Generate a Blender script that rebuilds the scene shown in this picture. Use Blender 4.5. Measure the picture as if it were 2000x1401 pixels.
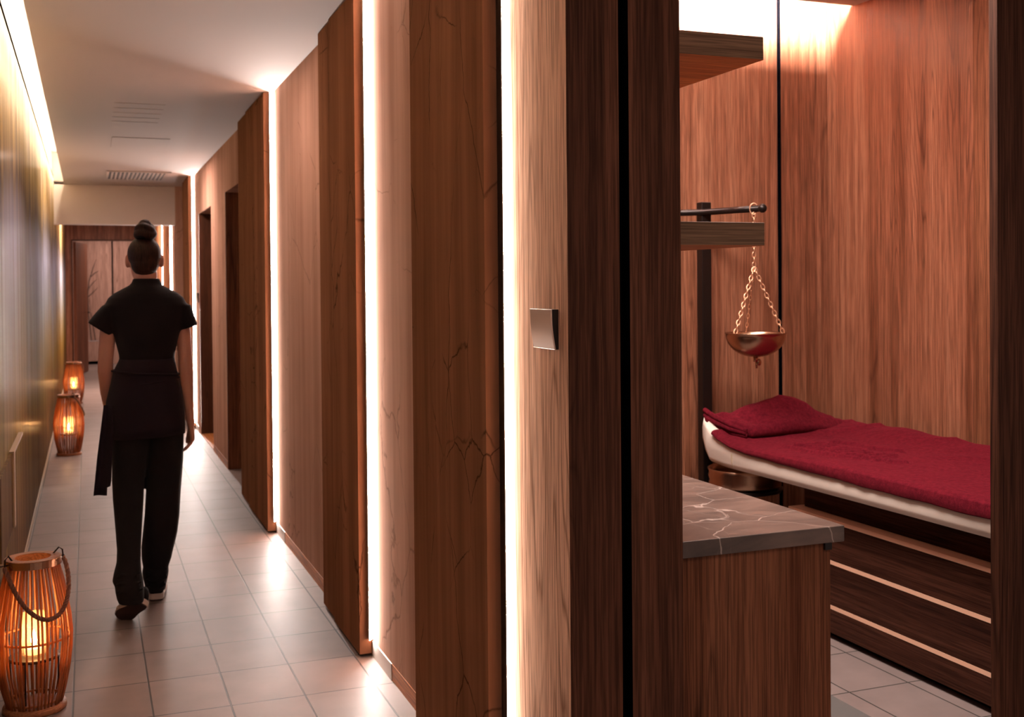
import bpy, bmesh, math, random
from mathutils import Vector, Matrix, noise
random.seed(7)
C = bpy.context.scene.collection
PI = math.pi
for o in list(bpy.data.objects):
    bpy.data.objects.remove(o)

# ------------------------------------------------------------------ camera
F_PX, YAW, PITCH, ROLL, CY = 2169.7, 0.36524, 0.011357, 0.00854, 580.8
fw = Vector((math.sin(YAW)*math.cos(PITCH), math.cos(YAW)*math.cos(PITCH), -math.sin(PITCH)))
rt = Vector((math.cos(YAW), -math.sin(YAW), 0))
dn = fw.cross(rt)
r1 = math.cos(ROLL)*rt + math.sin(ROLL)*dn
d1 = -math.sin(ROLL)*rt + math.cos(ROLL)*dn
cd = bpy.data.cameras.new('camera'); cam = bpy.data.objects.new('camera', cd); C.objects.link(cam)
m = Matrix.Identity(4)
for i in range(3):
    m[i][0] = r1[i]; m[i][1] = -d1[i]; m[i][2] = -fw[i]
m[2][3] = 1.45
cam.matrix_world = m
cd.sensor_width = 36; cd.sensor_fit = 'HORIZONTAL'; cd.lens = 36*F_PX/2000
cd.shift_y = (CY-700.5)/2000
cd.clip_start = .05
cd.dof.use_dof = True; cd.dof.focus_distance = 2.75; cd.dof.aperture_fstop = 7.1
bpy.context.scene.camera = cam
# ------------------------------------------------------------------ world, exposure, room lamps, added fill
S = bpy.context.scene
S.view_settings.view_transform = 'Standard'; S.view_settings.look = 'None'
S.view_settings.gamma = 1; S.view_settings.use_curve_mapping = False
S.view_settings.exposure = 0.0
W = bpy.data.worlds.new('world'); S.world = W; W.use_nodes = True
W.node_tree.nodes['Background'].inputs[0].default_value = (1, .76, .68, 1)
W.node_tree.nodes['Background'].inputs[1].default_value = 0.30

def area_lamp(name, loc, rot, sx, sy, power, color, spread=180):
    l = bpy.data.lights.new(name, 'AREA'); l.shape = 'RECTANGLE'; l.size = sx; l.size_y = sy
    l.energy = power; l.color = color; l.spread = math.radians(spread)
    o = bpy.data.objects.new(name, l); o.location = loc; o.rotation_euler = rot; C.objects.link(o); return o
WARM = (1, .73, .62)
# unseen ceiling lamps of the treatment and far rooms; vestibule and corridor fill added
area_lamp('treatment_room_unseen_lamp', (1.85, 3.5, 2.815), (0, 0, 0), .7, 1.2, 85, (1, .83, .76))
area_lamp('treatment_room_unseen_lamp', (2.15, 2.75, 2.815), (0, 0, 0), .5, .4, 34, (1, .83, .76))  # second lamp added to brighten the mattress side
area_lamp('vestibule_fill', (1.2, 0.2, 2.58), (0, 0, 0), 1.2, 1.2, 19, WARM)  # added unseen fill, lifts the near fins and the arms
area_lamp('corridor_fill', (.45, 5.6, 2.58), (0, 0, 0), .3, .3, 9, WARM)  # added fill, no lamp shows in this ceiling
area_lamp('corridor_fill', (.45, 10.3, 2.58), (0, 0, 0), .3, .3, 34, WARM)  # added fill, strengthened to brighten the soffit
area_lamp('corridor_fill', (.35, 16.4, 2.58), (0, 0, 0), .6, .6, 115, WARM)  # added fill for the lintel and end wall
area_lamp('far_room_lamp', (.6, 21.3, 2.68), (0, 0, 0), 1.2, 1.2, 50, WARM)

# ------------------------------------------------------------------ material helpers
def newmat(name):
    mt = bpy.data.materials.new(name); mt.use_nodes = True
    n = mt.node_tree.nodes; b = n['Principled BSDF']
    return mt, n, mt.node_tree.links, b
def plain(name, col, rough=.6, metal=0, spec=.5, emit=None, es=0):
    mt, n, l, b = newmat(name)
    b.inputs['Base Color'].default_value = (*col, 1); b.inputs['Roughness'].default_value = rough
    b.inputs['Metallic'].default_value = metal; b.inputs['Specular IOR Level'].default_value = spec
    if emit:
        b.inputs['Emission Color'].default_value = (*emit, 1); b.inputs['Emission Strength'].default_value = es
    return mt
def coords(n, l, scale, loc=(0, 0, 0), rot=(0, 0, 0)):
    t = n.new('ShaderNodeTexCoord'); mp = n.new('ShaderNodeMapping')
    mp.inputs['Scale'].default_value = scale; mp.inputs['Location'].default_value = loc; mp.inputs['Rotation'].default_value = rot
    l.new(t.outputs['Object'], mp.inputs[0]); return mp.outputs[0]
def noise_t(n, l, vec, scale=1, detail=4, rough=.55, dist=0):
    t = n.new('ShaderNodeTexNoise'); t.inputs['Scale'].default_value = scale; t.inputs['Detail'].default_value = detail
    t.inputs['Roughness'].default_value = rough; t.inputs['Distortion'].default_value = dist
    l.new(vec, t.inputs['Vector']); return t.outputs['Fac']
def ramp(n, l, fac, stops, interp='LINEAR'):
    r = n.new('ShaderNodeValToRGB'); r.color_ramp.interpolation = interp
    e = r.color_ramp.elements
    while len(e) < len(stops): e.new(.5)
    for i, (p, c) in enumerate(stops):
        e[i].position = p; e[i].color = (*c, 1) if len(c) == 3 else c
    l.new(fac, r.inputs[0]); return r.outputs[0]
def mix(n, l, a, b, fac, mode='MIX'):
    x = n.new('ShaderNodeMix'); x.data_type = 'RGBA'; x.blend_type = mode
    for s, v in ((6, a), (7, b)):
        if hasattr(v, 'is_linked'): l.new(v, x.inputs[s])
        else: x.inputs[s].default_value = (*v, 1)
    if hasattr(fac, 'is_linked'): l.new(fac, x.inputs[0])
    else: x.inputs[0].default_value = fac
    return x.outputs[2]
def math_n(n, l, op, a, b=None):
    x = n.new('ShaderNodeMath'); x.operation = op
    for i, v in enumerate((a, b)):
        if v is None: continue
        if hasattr(v, 'is_linked'): l.new(v, x.inputs[i])
        else: x.inputs[i].default_value = v
    return x.outputs[0]
def bump(n, l, b, h, strength=.2, dist=.002):
    x = n.new('ShaderNodeBump'); x.inputs['Strength'].default_value = strength; x.inputs['Distance'].default_value = dist
    l.new(h, x.inputs['Height']); l.new(x.outputs[0], b.inputs['Normal'])

def wood(name, dark, mid, light, rough=.5, axis='z', fine=1.0, fig=1.0, seed=0, figcol=None, spec=.2):
    """straight grained veneer with cathedral figure; axis = grain direction"""
    mt, n, l, b = newmat(name)
    def sc(across, along):
        return {'z': (across, across, along), 'y': (across, along, across), 'x': (along, across, across)}[axis]
    L = (seed*3.1, seed*1.7, seed*.9)
    broad = noise_t(n, l, coords(n, l, sc(9, .35), L), 1, 3, .5)
    streak = noise_t(n, l, coords(n, l, sc(45, .8), L), 1, 5, .65, .4)
    pores = noise_t(n, l, coords(n, l, sc(300*fine, 5), L), 1, 2, .6)
    v = math_n(n, l, 'ADD', math_n(n, l, 'MULTIPLY', broad, .5), math_n(n, l, 'MULTIPLY', streak, .5))
    col = ramp(n, l, v, [(.37, dark), (.5, mid), (.62, light)])
    # cathedral figure: rings of a distorted field elongated along the grain
    fld = noise_t(n, l, coords(n, l, sc(5.5, .28), (L[0]+4, L[1]+2, L[2])), 1, 2, .4, .3)
    rings = math_n(n, l, 'FRACT', math_n(n, l, 'MULTIPLY', fld, 26*fig))
    ringd = math_n(n, l, 'ABSOLUTE', math_n(n, l, 'SUBTRACT', rings, .5))
    rl = ramp(n, l, ringd, [(0, (1, 1, 1)), (.16, (0, 0, 0))])
    msk = ramp(n, l, noise_t(n, l, coords(n, l, sc(3.2, .5), (L[0]+9, L[1], L[2]+3)), 1, 2), [(.45, (0, 0, 0)), (.62, (1, 1, 1))])
    fk = math_n(n, l, 'MULTIPLY', rl, msk)
    col = mix(n, l, col, figcol or tuple(c*.45 for c in dark), math_n(n, l, 'MULTIPLY', fk, .75))
    pl = ramp(n, l, pores, [(.42, (.55, .55, .55)), (.56, (1.08, 1.08, 1.08))])
    col = mix(n, l, col, pl, .8, 'MULTIPLY')
    l.new(col, b.inputs['Base Color'])
    b.inputs['Roughness'].default_value = rough; b.inputs['Specular IOR Level'].default_value = spec
    bump(n, l, b, pores, .25, .0008)
    return mt

def rustic(name, c1, c2, crack=.85):
    """rustic laminate: vertical boards crossed by thin branching cracks"""
    mt, n, l, b = newmat(name)
    boards = noise_t(n, l, coords(n, l, (7, 7, .12)), 1, 2, .5)
    grain = noise_t(n, l, coords(n, l, (28, 28, 1.1)), 1, 6, .68, .6)
    cloud = noise_t(n, l, coords(n, l, (1.6, 1.6, 1.1)), 1, 3, .6)
    v = math_n(n, l, 'ADD', math_n(n, l, 'MULTIPLY', boards, .45), math_n(n, l, 'ADD', math_n(n, l, 'MULTIPLY', grain, .3), math_n(n, l, 'MULTIPLY', cloud, .25)))
    col = ramp(n, l, v, [(.36, c1), (.62, c2)])
    t = n.new('ShaderNodeTexCoord')
    nz = n.new('ShaderNodeTexNoise'); nz.inputs['Scale'].default_value = 7; nz.inputs['Detail'].default_value = 5
    l.new(t.outputs['Object'], nz.inputs['Vector'])
    vm = n.new('ShaderNodeVectorMath'); vm.operation = 'MULTIPLY_ADD'
    l.new(nz.outputs['Color'], vm.inputs[0]); vm.inputs[1].default_value = (.07, .07, .07); l.new(t.outputs['Object'], vm.inputs[2])
    cracks = None
    for k, (scl, loc, w, lo, hi) in enumerate((((2.6, 2.6, 1.15), (.3, .7, .2), .010, .53, .61), ((4.2, 4.2, 3.0), (1.3, 2.7, .9), .012, .60, .68))):
        mp = n.new('ShaderNodeMapping'); mp.inputs['Scale'].default_value = scl; mp.inputs['Location'].default_value = loc; mp.inputs['Rotation'].default_value = (.5, .1, .2)
        l.new(vm.outputs[0], mp.inputs[0])
        vo = n.new('ShaderNodeTexVoronoi'); vo.feature = 'DISTANCE_TO_EDGE'; vo.inputs['Scale'].default_value = 1
        l.new(mp.outputs[0], vo.inputs['Vector'])
        cr = ramp(n, l, vo.outputs['Distance'], [(0, (1, 1, 1)), (w*.8, (0, 0, 0))])
        mk = ramp(n, l, noise_t(n, l, coords(n, l, (2.2, 2.2, 1.4), (5+k, 1, 2)), 1, 3), [(lo-.06, (0, 0, 0)), (hi-.06, (1, 1, 1))])
        ck = math_n(n, l, 'MULTIPLY', cr, mk)
        cracks = ck if cracks is None else math_n(n, l, 'MAXIMUM', cracks, ck)
    col = mix(n, l, col, tuple(c*.22 for c in c1), math_n(n, l, 'MULTIPLY', cracks, crack))
    l.new(col, b.inputs['Base Color']); b.inputs['Roughness'].default_value = 1; b.inputs['Specular IOR Level'].default_value = 0
    bump(n, l, b, math_n(n, l, 'SUBTRACT', grain, cracks), .25, .001)
    return mt

M = {}
M['rustic'] = rustic('rustic_dark_oak', (.15, .067, .036), (.29, .14, .078))
M['rustic_panel'] = rustic('rustic_oak_panel', (.36, .20, .145), (.56, .35, .27), .45)
M['walnut'] = wood('dark_walnut', (.050, .020, .012), (.095, .038, .022), (.15, .062, .036), .6, fine=.75, spec=.06)
M['walnut_near_lit'] = wood('walnut_lit', (.56, .32, .225), (.62, .37, .265), (.67, .42, .31), 1, fine=.75, fig=.6, figcol=(.16, .07, .04), spec=0)  # jamb walnut again, the strip's light put into its pale colour
M['teak'] = wood('teak_veneer', (.17, .058, .028), (.29, .112, .060), (.40, .175, .10), .4, fine=.8, seed=2, figcol=(.07, .02, .01))
M['teak_front'] = wood('teak_front', (.13, .045, .022), (.22, .085, .042), (.30, .125, .066), .5, fine=.9, seed=5, spec=.08, figcol=(.05, .018, .01))
M['shelf'] = wood('shelf_oak', (.17, .098, .056), (.27, .16, .094), (.37, .225, .14), .5, axis='x', fine=1.3, fig=.5, seed=4)
M['shelf_under'] = wood('shelf_red_lit', (.50, .13, .035), (.62, .18, .05), (.70, .24, .07), .5, axis='x', fine=.6, seed=4)  # reddish underside, light from below put into its brighter colour
M['bed_board'] = wood('bed_board_wenge', (.025, .009, .006), (.048, .017, .010), (.08, .030, .018), .45, axis='y', fine=.7, seed=3, spec=.06)
M['door_wood'] = wood('door_reddish', (.12, .04, .02), (.20, .07, .035), (.28, .10, .055), .45, seed=6)
M['door_dark'] = wood('door_dark_brown', (.045, .016, .008), (.075, .026, .012), (.11, .04, .02), .45, seed=8)
M['pale_panel'] = wood('pale_pink_veneer', (.30, .17, .13), (.40, .24, .19), (.48, .30, .24), .5, seed=9, figcol=(.2, .11, .08))
M['copper_strip'] = plain('copper_strip', (.92, .56, .38), .45)
M['white_paint'] = plain('white_paint', (.62, .565, .54), .8, spec=.2)
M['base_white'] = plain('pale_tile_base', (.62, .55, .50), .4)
M['base_orange'] = wood('orange_base', (.42, .13, .035), (.55, .19, .055), (.65, .25, .09), .4, axis='y', seed=3)
M['black'] = plain('black_gap_and_shade', (.002, .002, .003), 1, spec=0)  # black for gaps, also painted where a gap is only in shade
M['black_metal'] = plain('black_metal', (.02, .013, .011), .35, .6)
M['led'] = plain('led_strip', (1, 1, 1), .5, emit=(1, .89, .83), es=270)
M['led_soft'] = plain('led_strip_cream', (1, 1, 1), .5, emit=(1, .86, .75), es=400)
M['cove'] = plain('cove_led', (1, 1, 1), .5, emit=(1, .80, .56), es=85)
M['cove_room'] = plain('cove_led_room', (1, 1, 1), .5, emit=(1, .88, .84), es=1000)
M['skin'] = plain('skin', (.56, .28, .21), .5)
M['skin'].node_tree.nodes['Principled BSDF'].inputs['Subsurface Weight'].default_value = .15
M['skin'].node_tree.nodes['Principled BSDF'].inputs['Subsurface Radius'].default_value = (.02, .008, .004)
M['sole_white'] = plain('white_rubber', (.62, .56, .52), .6)
M['sole_dark'] = plain('dark_rubber', (.035, .018, .016), .7)
M['leatherette'] = plain('cream_leatherette', (.88, .77, .67), .38)
M['rope'] = plain('jute_rope', (.20, .09, .055), .9)
M['iron'] = plain('iron_pin', (.05, .035, .03), .4, .9)
M['brass'] = plain('aged_bronze', (.52, .33, .22), .27, 1)
M['chain'] = plain('copper_chain', (.80, .45, .28), .35, .85)
M['beige_edge'] = plain('beige_metal_edge', (.50, .38, .24), .5)
M['grey_mat'] = plain('grey_mat', (.12, .115, .11), .9, spec=.1)
M['sensor'] = plain('satin_plastic', (.62, .45, .38), .5)
M['sensor_dark'] = plain('black_plastic', (.01, .006, .005), .4)
M['wax'] = plain('candle_wax', (.8, .6, .35), .5, emit=(1, .5, .16), es=3)
M['flame'] = plain('flame', (1, .7, .3), .5, emit=(1, .62, .25), es=110)
M['eye'] = plain('eye', (.6, .6, .6), .2)
M['lip'] = plain('lip', (.35, .1, .08), .5)
M['vent'] = plain('vent_slot', (.06, .05, .045), .7)
M['ink'] = plain('dark_branch', (.06, .035, .03), .7)

def cloth(name, col, sheen=.2, scale=900, rough=.9):
    mt, n, l, b = newmat(name)
    a = noise_t(n, l, coords(n, l, (1, 1, 1)), scale, 2)
    f = noise_t(n, l, coords(n, l, (1, 1, 1)), 14, 3)
    c = mix(n, l, tuple(x*.75 for x in col), tuple(min(1, x*1.25) for x in col), f)
    l.new(c, b.inputs['Base Color']); b.inputs['Roughness'].default_value = rough
    b.inputs['Sheen Weight'].default_value = sheen; b.inputs['Specular IOR Level'].default_value = .15
    bump(n, l, b, a, .3, .001); return mt
M['black_cloth'] = cloth('black_uniform_cloth', (.010, .0075, .009), .04)
M['wrap_cloth'] = cloth('aubergine_black_cloth', (.014, .009, .014), .06)
M['trouser_cloth'] = cloth('black_trouser_cloth', (.011, .010, .011), .05)
def terry():
    mt, n, l, b = newmat('terry_cloth')
    a = noise_t(n, l, coords(n, l, (1, 1, 1)), 420, 3, .7)
    f = noise_t(n, l, coords(n, l, (1, 1, 1)), 60, 4, .7)
    c = ramp(n, l, math_n(n, l, 'ADD', math_n(n, l, 'MULTIPLY', a, .5), math_n(n, l, 'MULTIPLY', f, .5)), [(.38, (.055, .0025, .007)), (.62, (.17, .011, .022))])
    l.new(c, b.inputs['Base Color']); b.inputs['Roughness'].default_value = .95; b.inputs['Specular IOR Level'].default_value = .05
    b.inputs['Sheen Weight'].default_value = .15; b.inputs['Sheen Tint'].default_value = (.9, .1, .15, 1)
    bump(n, l, b, a, .8, .004); return mt
M['terry'] = terry()
def hair():
    mt, n, l, b = newmat('dark_hair')
    a = noise_t(n, l, coords(n, l, (260, 60, 25)), 1, 3, .6)
    l.new(ramp(n, l, a, [(.35, (.010, .004, .003)), (.65, (.035, .013, .009))]), b.inputs['Base Color'])
    b.inputs['Roughness'].default_value = .6; b.inputs['Specular IOR Level'].default_value = .2; bump(n, l, b, a, .5, .002); return mt
M['hair'] = hair()
def tiles():
    mt, n, l, b = newmat('floor_tiles')
    v = coords(n, l, (1, 1, 1), (.063+10*.256, -4.985+20*.3515, 0))
    br = n.new('ShaderNodeTexBrick'); br.offset = 0; br.squash = 1
    br.inputs['Scale'].default_value = 1; br.inputs['Brick Width'].default_value = .256; br.inputs['Row Height'].default_value = .3515
    br.inputs['Mortar Size'].default_value = .0034; br.inputs['Mortar Smooth'].default_value = .2
    br.inputs['Color1'].default_value = (.215, .172, .160, 1); br.inputs['Color2'].default_value = (.235, .188, .174, 1)
    br.inputs['Mortar'].default_value = (.055, .052, .047, 1); br.inputs['Bias'].default_value = 0
    l.new(v, br.inputs['Vector'])
    f = noise_t(n, l, coords(n, l, (1, 1, 1)), 5, 5)
    c = mix(n, l, br.outputs['Color'], ramp(n, l, f, [(.3, (.88, .88, .88)), (.7, (1.05, 1.05, 1.05))]), 1, 'MULTIPLY')
    l.new(c, b.inputs['Base Color']); b.inputs['Roughness'].default_value = .46; b.inputs['Specular IOR Level'].default_value = .06
    inv = math_n(n, l, 'SUBTRACT', 1, br.outputs['Fac']); bump(n, l, b, inv, .5, .002)
    return mt
M['tiles'] = tiles()
def mural():
    mt, n, l, b = newmat('mural_print')
    t = n.new('ShaderNodeTexCoord'); sp = n.new('ShaderNodeSeparateXYZ'); l.new(t.outputs['Object'], sp.inputs[0])
    zz = math_n(n, l, 'DIVIDE', sp.outputs[2], 2.65)
    st = noise_t(n, l, coords(n, l, (1, 1.3, .12)), 1, 4, .6)
    st2 = noise_t(n, l, coords(n, l, (1, 9, .22), (3, 0, 1)), 1, 6, .75)
    h = math_n(n, l, 'ADD', zz, math_n(n, l, 'MULTIPLY', math_n(n, l, 'SUBTRACT', st, .5), .20))
    h = math_n(n, l, 'ADD', h, math_n(n, l, 'MULTIPLY', math_n(n, l, 'SUBTRACT', st2, .5), .14))
    col = ramp(n, l, h, [(0, (.10, .055, .022)), (.14, (.13, .078, .028)), (.27, (.19, .135, .035)), (.38, (.24, .21, .12)), (.5, (.25, .29, .29)), (.63, (.29, .33, .40)), (.74, (.15, .13, .09)), (.84, (.36, .26, .10)), (.97, (.72, .60, .38))])  # palest top stop also carries light from the slot above
    s = ramp(n, l, st2, [(.32, (.6, .56, .52)), (.5, (1.1, 1.1, 1.1)), (.68, (1.8, 1.75, 1.6))])
    col = mix(n, l, col, s, .85, 'MULTIPLY')
    far = ramp(n, l, noise_t(n, l, coords(n, l, (1, .42, .1), (0, 7, 0)), 1, 2), [(.42, (1, 1, 1)), (.6, (1.2, 1.25, 1.55))])
    col = mix(n, l, col, far, .8, 'MULTIPLY')
    l.new(col, b.inputs['Base Color']); b.inputs['Roughness'].default_value = 1
    b.inputs['Specular IOR Level'].default_value = 0
    gl = n.new('ShaderNodeBsdfGlossy'); gl.inputs['Roughness'].default_value = .13; gl.inputs['Color'].default_value = (1, .95, .9, 1)
    mx = n.new('ShaderNodeMixShader'); mx.inputs[0].default_value = .07
    l.new(b.outputs[0], mx.inputs[1]); l.new(gl.outputs[0], mx.inputs[2]); l.new(mx.outputs[0], n['Material Output'].inputs[0])
    return mt
M['mural'] = mural()
def marble():
    mt, n, l, b = newmat('brown_marble')
    t = n.new('ShaderNodeTexCoord')
    nz = n.new('ShaderNodeTexNoise'); nz.inputs['Scale'].default_value = 3; nz.inputs['Detail'].default_value = 5
    l.new(t.outputs['Object'], nz.inputs['Vector'])
    vm = n.new('ShaderNodeVectorMath'); vm.operation = 'MULTIPLY_ADD'
    l.new(nz.outputs['Color'], vm.inputs[0]); vm.inputs[1].default_value = (.22, .22, .22); l.new(t.outputs['Object'], vm.inputs[2])
    cloud = noise_t(n, l, coords(n, l, (3, 7, 7), (0, 0, 0), (0, 0, .5)), 1, 6, .6, 1)
    col = ramp(n, l, cloud, [(.35, (.075, .055, .047)), (.5, (.12, .085, .070)), (.68, (.19, .13, .105))])
    vs = None
    for scl, w, lo in (((3.4, 5, 3.4), .010, .40), ((9, 4, 9), .012, .52)):
        mp = n.new('ShaderNodeMapping'); mp.inputs['Scale'].default_value = scl; mp.inputs['Rotation'].default_value = (.3, .5, .6); l.new(vm.outputs[0], mp.inputs[0])
        vo = n.new('ShaderNodeTexVoronoi'); vo.feature = 'DISTANCE_TO_EDGE'; vo.inputs['Scale'].default_value = 1; l.new(mp.outputs[0], vo.inputs['Vector'])
        cr = ramp(n, l, vo.outputs['Distance'], [(0, (1, 1, 1)), (w, (0, 0, 0))])
        mk = ramp(n, l, noise_t(n, l, coords(n, l, (2.5, 2.5, 2.5), (lo*9, 0, 0)), 1, 2), [(lo, (0, 0, 0)), (lo+.1, (1, 1, 1))])
        ck = math_n(n, l, 'MULTIPLY', cr, mk); vs = ck if vs is None else math_n(n, l, 'MAXIMUM', vs, ck)
    col = mix(n, l, col, (.62, .50, .44), math_n(n, l, 'MULTIPLY', vs, .75))
    l.new(col, b.inputs['Base Color']); b.inputs['Roughness'].default_value = .3; b.inputs['Specular IOR Level'].default_value = .8; return mt
M['marble'] = marble()
def bamboo():
    mt, n, l, b = newmat('bamboo_stick')
    a = noise_t(n, l, coords(n, l, (60, 60, 6)), 1, 4, .6)
    l.new(ramp(n, l, a, [(.3, (.28, .10, .04)), (.55, (.48, .20, .085)), (.72, (.60, .28, .13))]), b.inputs['Base Color'])
    b.inputs['Roughness'].default_value = .38
    tr = n.new('ShaderNodeBsdfTranslucent'); tr.inputs[0].default_value = (.9, .42, .12, 1)
    mx = n.new('ShaderNodeMixShader'); mx.inputs[0].default_value = .33
    out = n['Material Output']
    l.new(b.outputs[0], mx.inputs[1]); l.new(tr.outputs[0], mx.inputs[2]); l.new(mx.outputs[0], out.inputs[0])
    return mt
M['bamboo'] = bamboo()
M['ring_wood'] = wood('lantern_ring_wood', (.26, .10, .045), (.36, .15, .07), (.44, .20, .10), .5, axis='x', seed=1)
def glass():
    mt, n, l, b = newmat('clear_glass')
    b.inputs['Base Color'].default_value = (1, .85, .6, 1); b.inputs['Roughness'].default_value = .08
    tp = n.new('ShaderNodeBsdfTransparent'); mx = n.new('ShaderNodeMixShader'); mx.inputs[0].default_value = .14
    l.new(tp.outputs[0], mx.inputs[1]); l.new(b.outputs[0], mx.inputs[2]); l.new(mx.outputs[0], n['Material Output'].inputs[0])
    return mt
M['glass'] = glass()

# ------------------------------------------------------------------ mesh helpers (world coordinates in, parent offset removed)
def link(name, bm, mat, parent=None, smooth=False, bevel=0, seg=2):
    off = parent_origin(parent)
    bmesh.ops.recalc_face_normals(bm, faces=bm.faces[:])
    if off.length: bmesh.ops.translate(bm, vec=-off, verts=bm.verts[:])
    me = bpy.data.meshes.new(name); bm.to_mesh(me); bm.free()
    o = bpy.data.objects.new(name, me); C.objects.link(o)
    mats = mat if isinstance(mat, (list, tuple)) else [mat]
    for q in mats: me.materials.append(M[q])
    if parent: o.parent = parent
    if smooth:
        for p in me.polygons: p.use_smooth = True
    if bevel:
        md = o.modifiers.new('bevel', 'BEVEL'); md.width = bevel; md.segments = seg; md.limit_method = 'ANGLE'
        for p in me.polygons: p.use_smooth = True
        md.harden_normals = True
    return o
def parent_origin(p):
    v = Vector((0, 0, 0))
    while p:
        v += Vector(p.location); p = p.parent
    return v
def abox(bm, x0, x1, y0, y1, z0, z1, mi=0):
    vs = [bm.verts.new((x, y, z)) for z in (z0, z1) for y in (y0, y1) for x in (x0, x1)]
    for f in ((0, 1, 3, 2), (4, 6, 7, 5), (0, 4, 5, 1), (2, 3, 7, 6), (0, 2, 6, 4), (1, 5, 7, 3)):
        fc = bm.faces.new([vs[i] for i in f]); fc.material_index = mi
    return vs
def box(name, x0, x1, y0, y1, z0, z1, mat, parent=None, bevel=0):
    bm = bmesh.new(); abox(bm, x0, x1, y0, y1, z0, z1); return link(name, bm, mat, parent, bevel=bevel)
def ring_loft(bm, rings, cap=True, closed=False, mi=0):
    """rings: list of lists of Vectors (same count)"""
    R = [[bm.verts.new(p) for p in r] for r in rings]
    n = len(R[0]); k = len(R)
    for i in range(k if closed else k-1):
        a, b = R[i], R[(i+1) % k]
        for j in range(n):
            f = bm.faces.new((a[j], a[(j+1) % n], b[(j+1) % n], b[j])); f.material_index = mi
    if cap and not closed:
        bm.faces.new(R[0][::-1]).material_index = mi; bm.faces.new(R[-1]).material_index = mi
def circ(c, u, v, ru, rv, n=16, power=2.0):
    out = []
    for i in range(n):
        a = 2*PI*i/n; ca, sa = math.cos(a), math.sin(a)
        e = 2/power
        out.append(Vector(c) + u*ru*math.copysign(abs(ca)**e, ca) + v*rv*math.copysign(abs(sa)**e, sa))
    return out
def tube(bm, pts, r, n=8, cap=True, closed=False, flat=1.0, mi=0):
    pts = [Vector(p) for p in pts]; k = len(pts)
    rr = r if isinstance(r, (list, tuple)) else [r]*k
    rings = []; up = None
    for i in range(k):
        if closed: t = (pts[(i+1) % k]-pts[i-1]).normalized()
        else: t = (pts[min(i+1, k-1)]-pts[max(i-1, 0)]).normalized()
        if up is None:
            up = Vector((0, 0, 1)) if abs(t.z) < .9 else Vector((0, 1, 0))
        u = t.cross(up).normalized(); v = u.cross(t).normalized(); up = v
        rings.append(circ(pts[i], u, v, rr[i], rr[i]*flat, n))
    ring_loft(bm, rings, cap, closed, mi)
def lathe(bm, prof, c, n=32, cap=False, mi=0, closed=True):
    """prof: list of (r,z) going round a closed profile"""
    rings = []
    for i in range(n):
        a = 2*PI*i/n
        rings.append([Vector((c[0]+r*math.cos(a), c[1]+r*math.sin(a), c[2]+z)) for r, z in prof])
    R = [[bm.verts.new(p) for p in r] for r in rings]
    k = len(prof)
    for i in range(n):
        a, b = R[i], R[(i+1) % n]
        for j in range(k if closed else k-1):
            bm.faces.new((a[j], b[j], b[(j+1) % k], a[(j+1) % k])).material_index = mi
    bmesh.ops.remove_doubles(bm, verts=bm.verts[:], dist=1e-6)
def ball(bm, c, r, seg=16, rot=None, mi=0):
    mt = Matrix.Translation(c) @ (rot.to_4x4() if rot else Matrix.Identity(4)) @ Matrix.Diagonal((*r, 1))
    d = bmesh.ops.create_uvsphere(bm, u_segments=seg, v_segments=max(8, seg//2), radius=1, matrix=mt)
    for v in d['verts']:
        for f in v.link_faces: f.material_index = mi
def struct(o):
    o['kind'] = 'structure'; return o
def tag(o, label, cat, group=None):
    o['label'] = label; o['category'] = cat
    if group: o['group'] = group
    return o
def thing(name, label, cat, loc=(0, 0, 0), group=None):
    o = bpy.data.objects.new(name, None); C.objects.link(o); o.location = loc; o.empty_display_size = .1
    return tag(o, label, cat, group)
def sbox(name, *a, **k): return struct(box(name, *a, **k))

CZ = 2.59       # corridor ceiling
# ------------------------------------------------------------------ the setting: corridor
sbox('floor', -.6, 4.0, -2.5, 23.0, -.08, 0, 'tiles')
bm = bmesh.new(); abox(bm, -.222, 1.25, -2.5, 19.6, CZ, CZ+.03); abox(bm, 1.25, 4.0, -2.5, 2.33, CZ, CZ+.03)
struct(link('ceiling', bm, 'white_paint'))
bm = bmesh.new(); abox(bm, -.42, -.345, -2.5, 19.6, 0, 3.0); abox(bm, -.345, -.16, -2.5, 19.6, 2.93, 3.0); abox(bm, -.19, -.16, -2.5, 19.6, CZ+.031, 2.93)
struct(link('wall_left', bm, 'white_paint'))
o = box('mural', -.344, -.329, 2.2, 19.55, .045, 2.645, 'mural')
tag(o, 'tall glossy mural of streaked gold, olive and blue-grey covering the left wall', 'mural')
sbox('baseboard_left', -.344, -.325, 2.2, 19.55, 0, .043, 'beige_edge')
o = box('cove_light', -.199, -.191, -2.0, 13.0, 2.75, 2.772, 'cove'); tag(o, 'cream light strip hidden in the ceiling slot above the mural', 'light strip')
sbox('mural_gap_shade', -.344, -.3265, 2.2, 13.0, 2.6455, 2.668, 'black')  # black strip painted in for the shadow line above the mural
sbox('trim_9', -.3445, -.1905, 13.1, 13.28, CZ+.0315, 2.929, 'white_paint')
# wall access panel let into the mural
t = thing('service_hatch', 'mural-covered service hatch with beige edge, low on the left wall', 'hatch', (-.329, 4.9, .4))
box('panel_face', -.3285, -.3145, 4.62, 5.33, .405, .728, 'mural', t)
bm = bmesh.new(); abox(bm, -.3285, -.308, 5.332, 5.40, .40, .735); struct_edge = link('edge_trim', bm, 'beige_edge', t)
bm = bmesh.new(); abox(bm, -.3285, -.308, 5.401, 6.05, .722, .735); link('edge_trim', bm, 'beige_edge', t)

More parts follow.
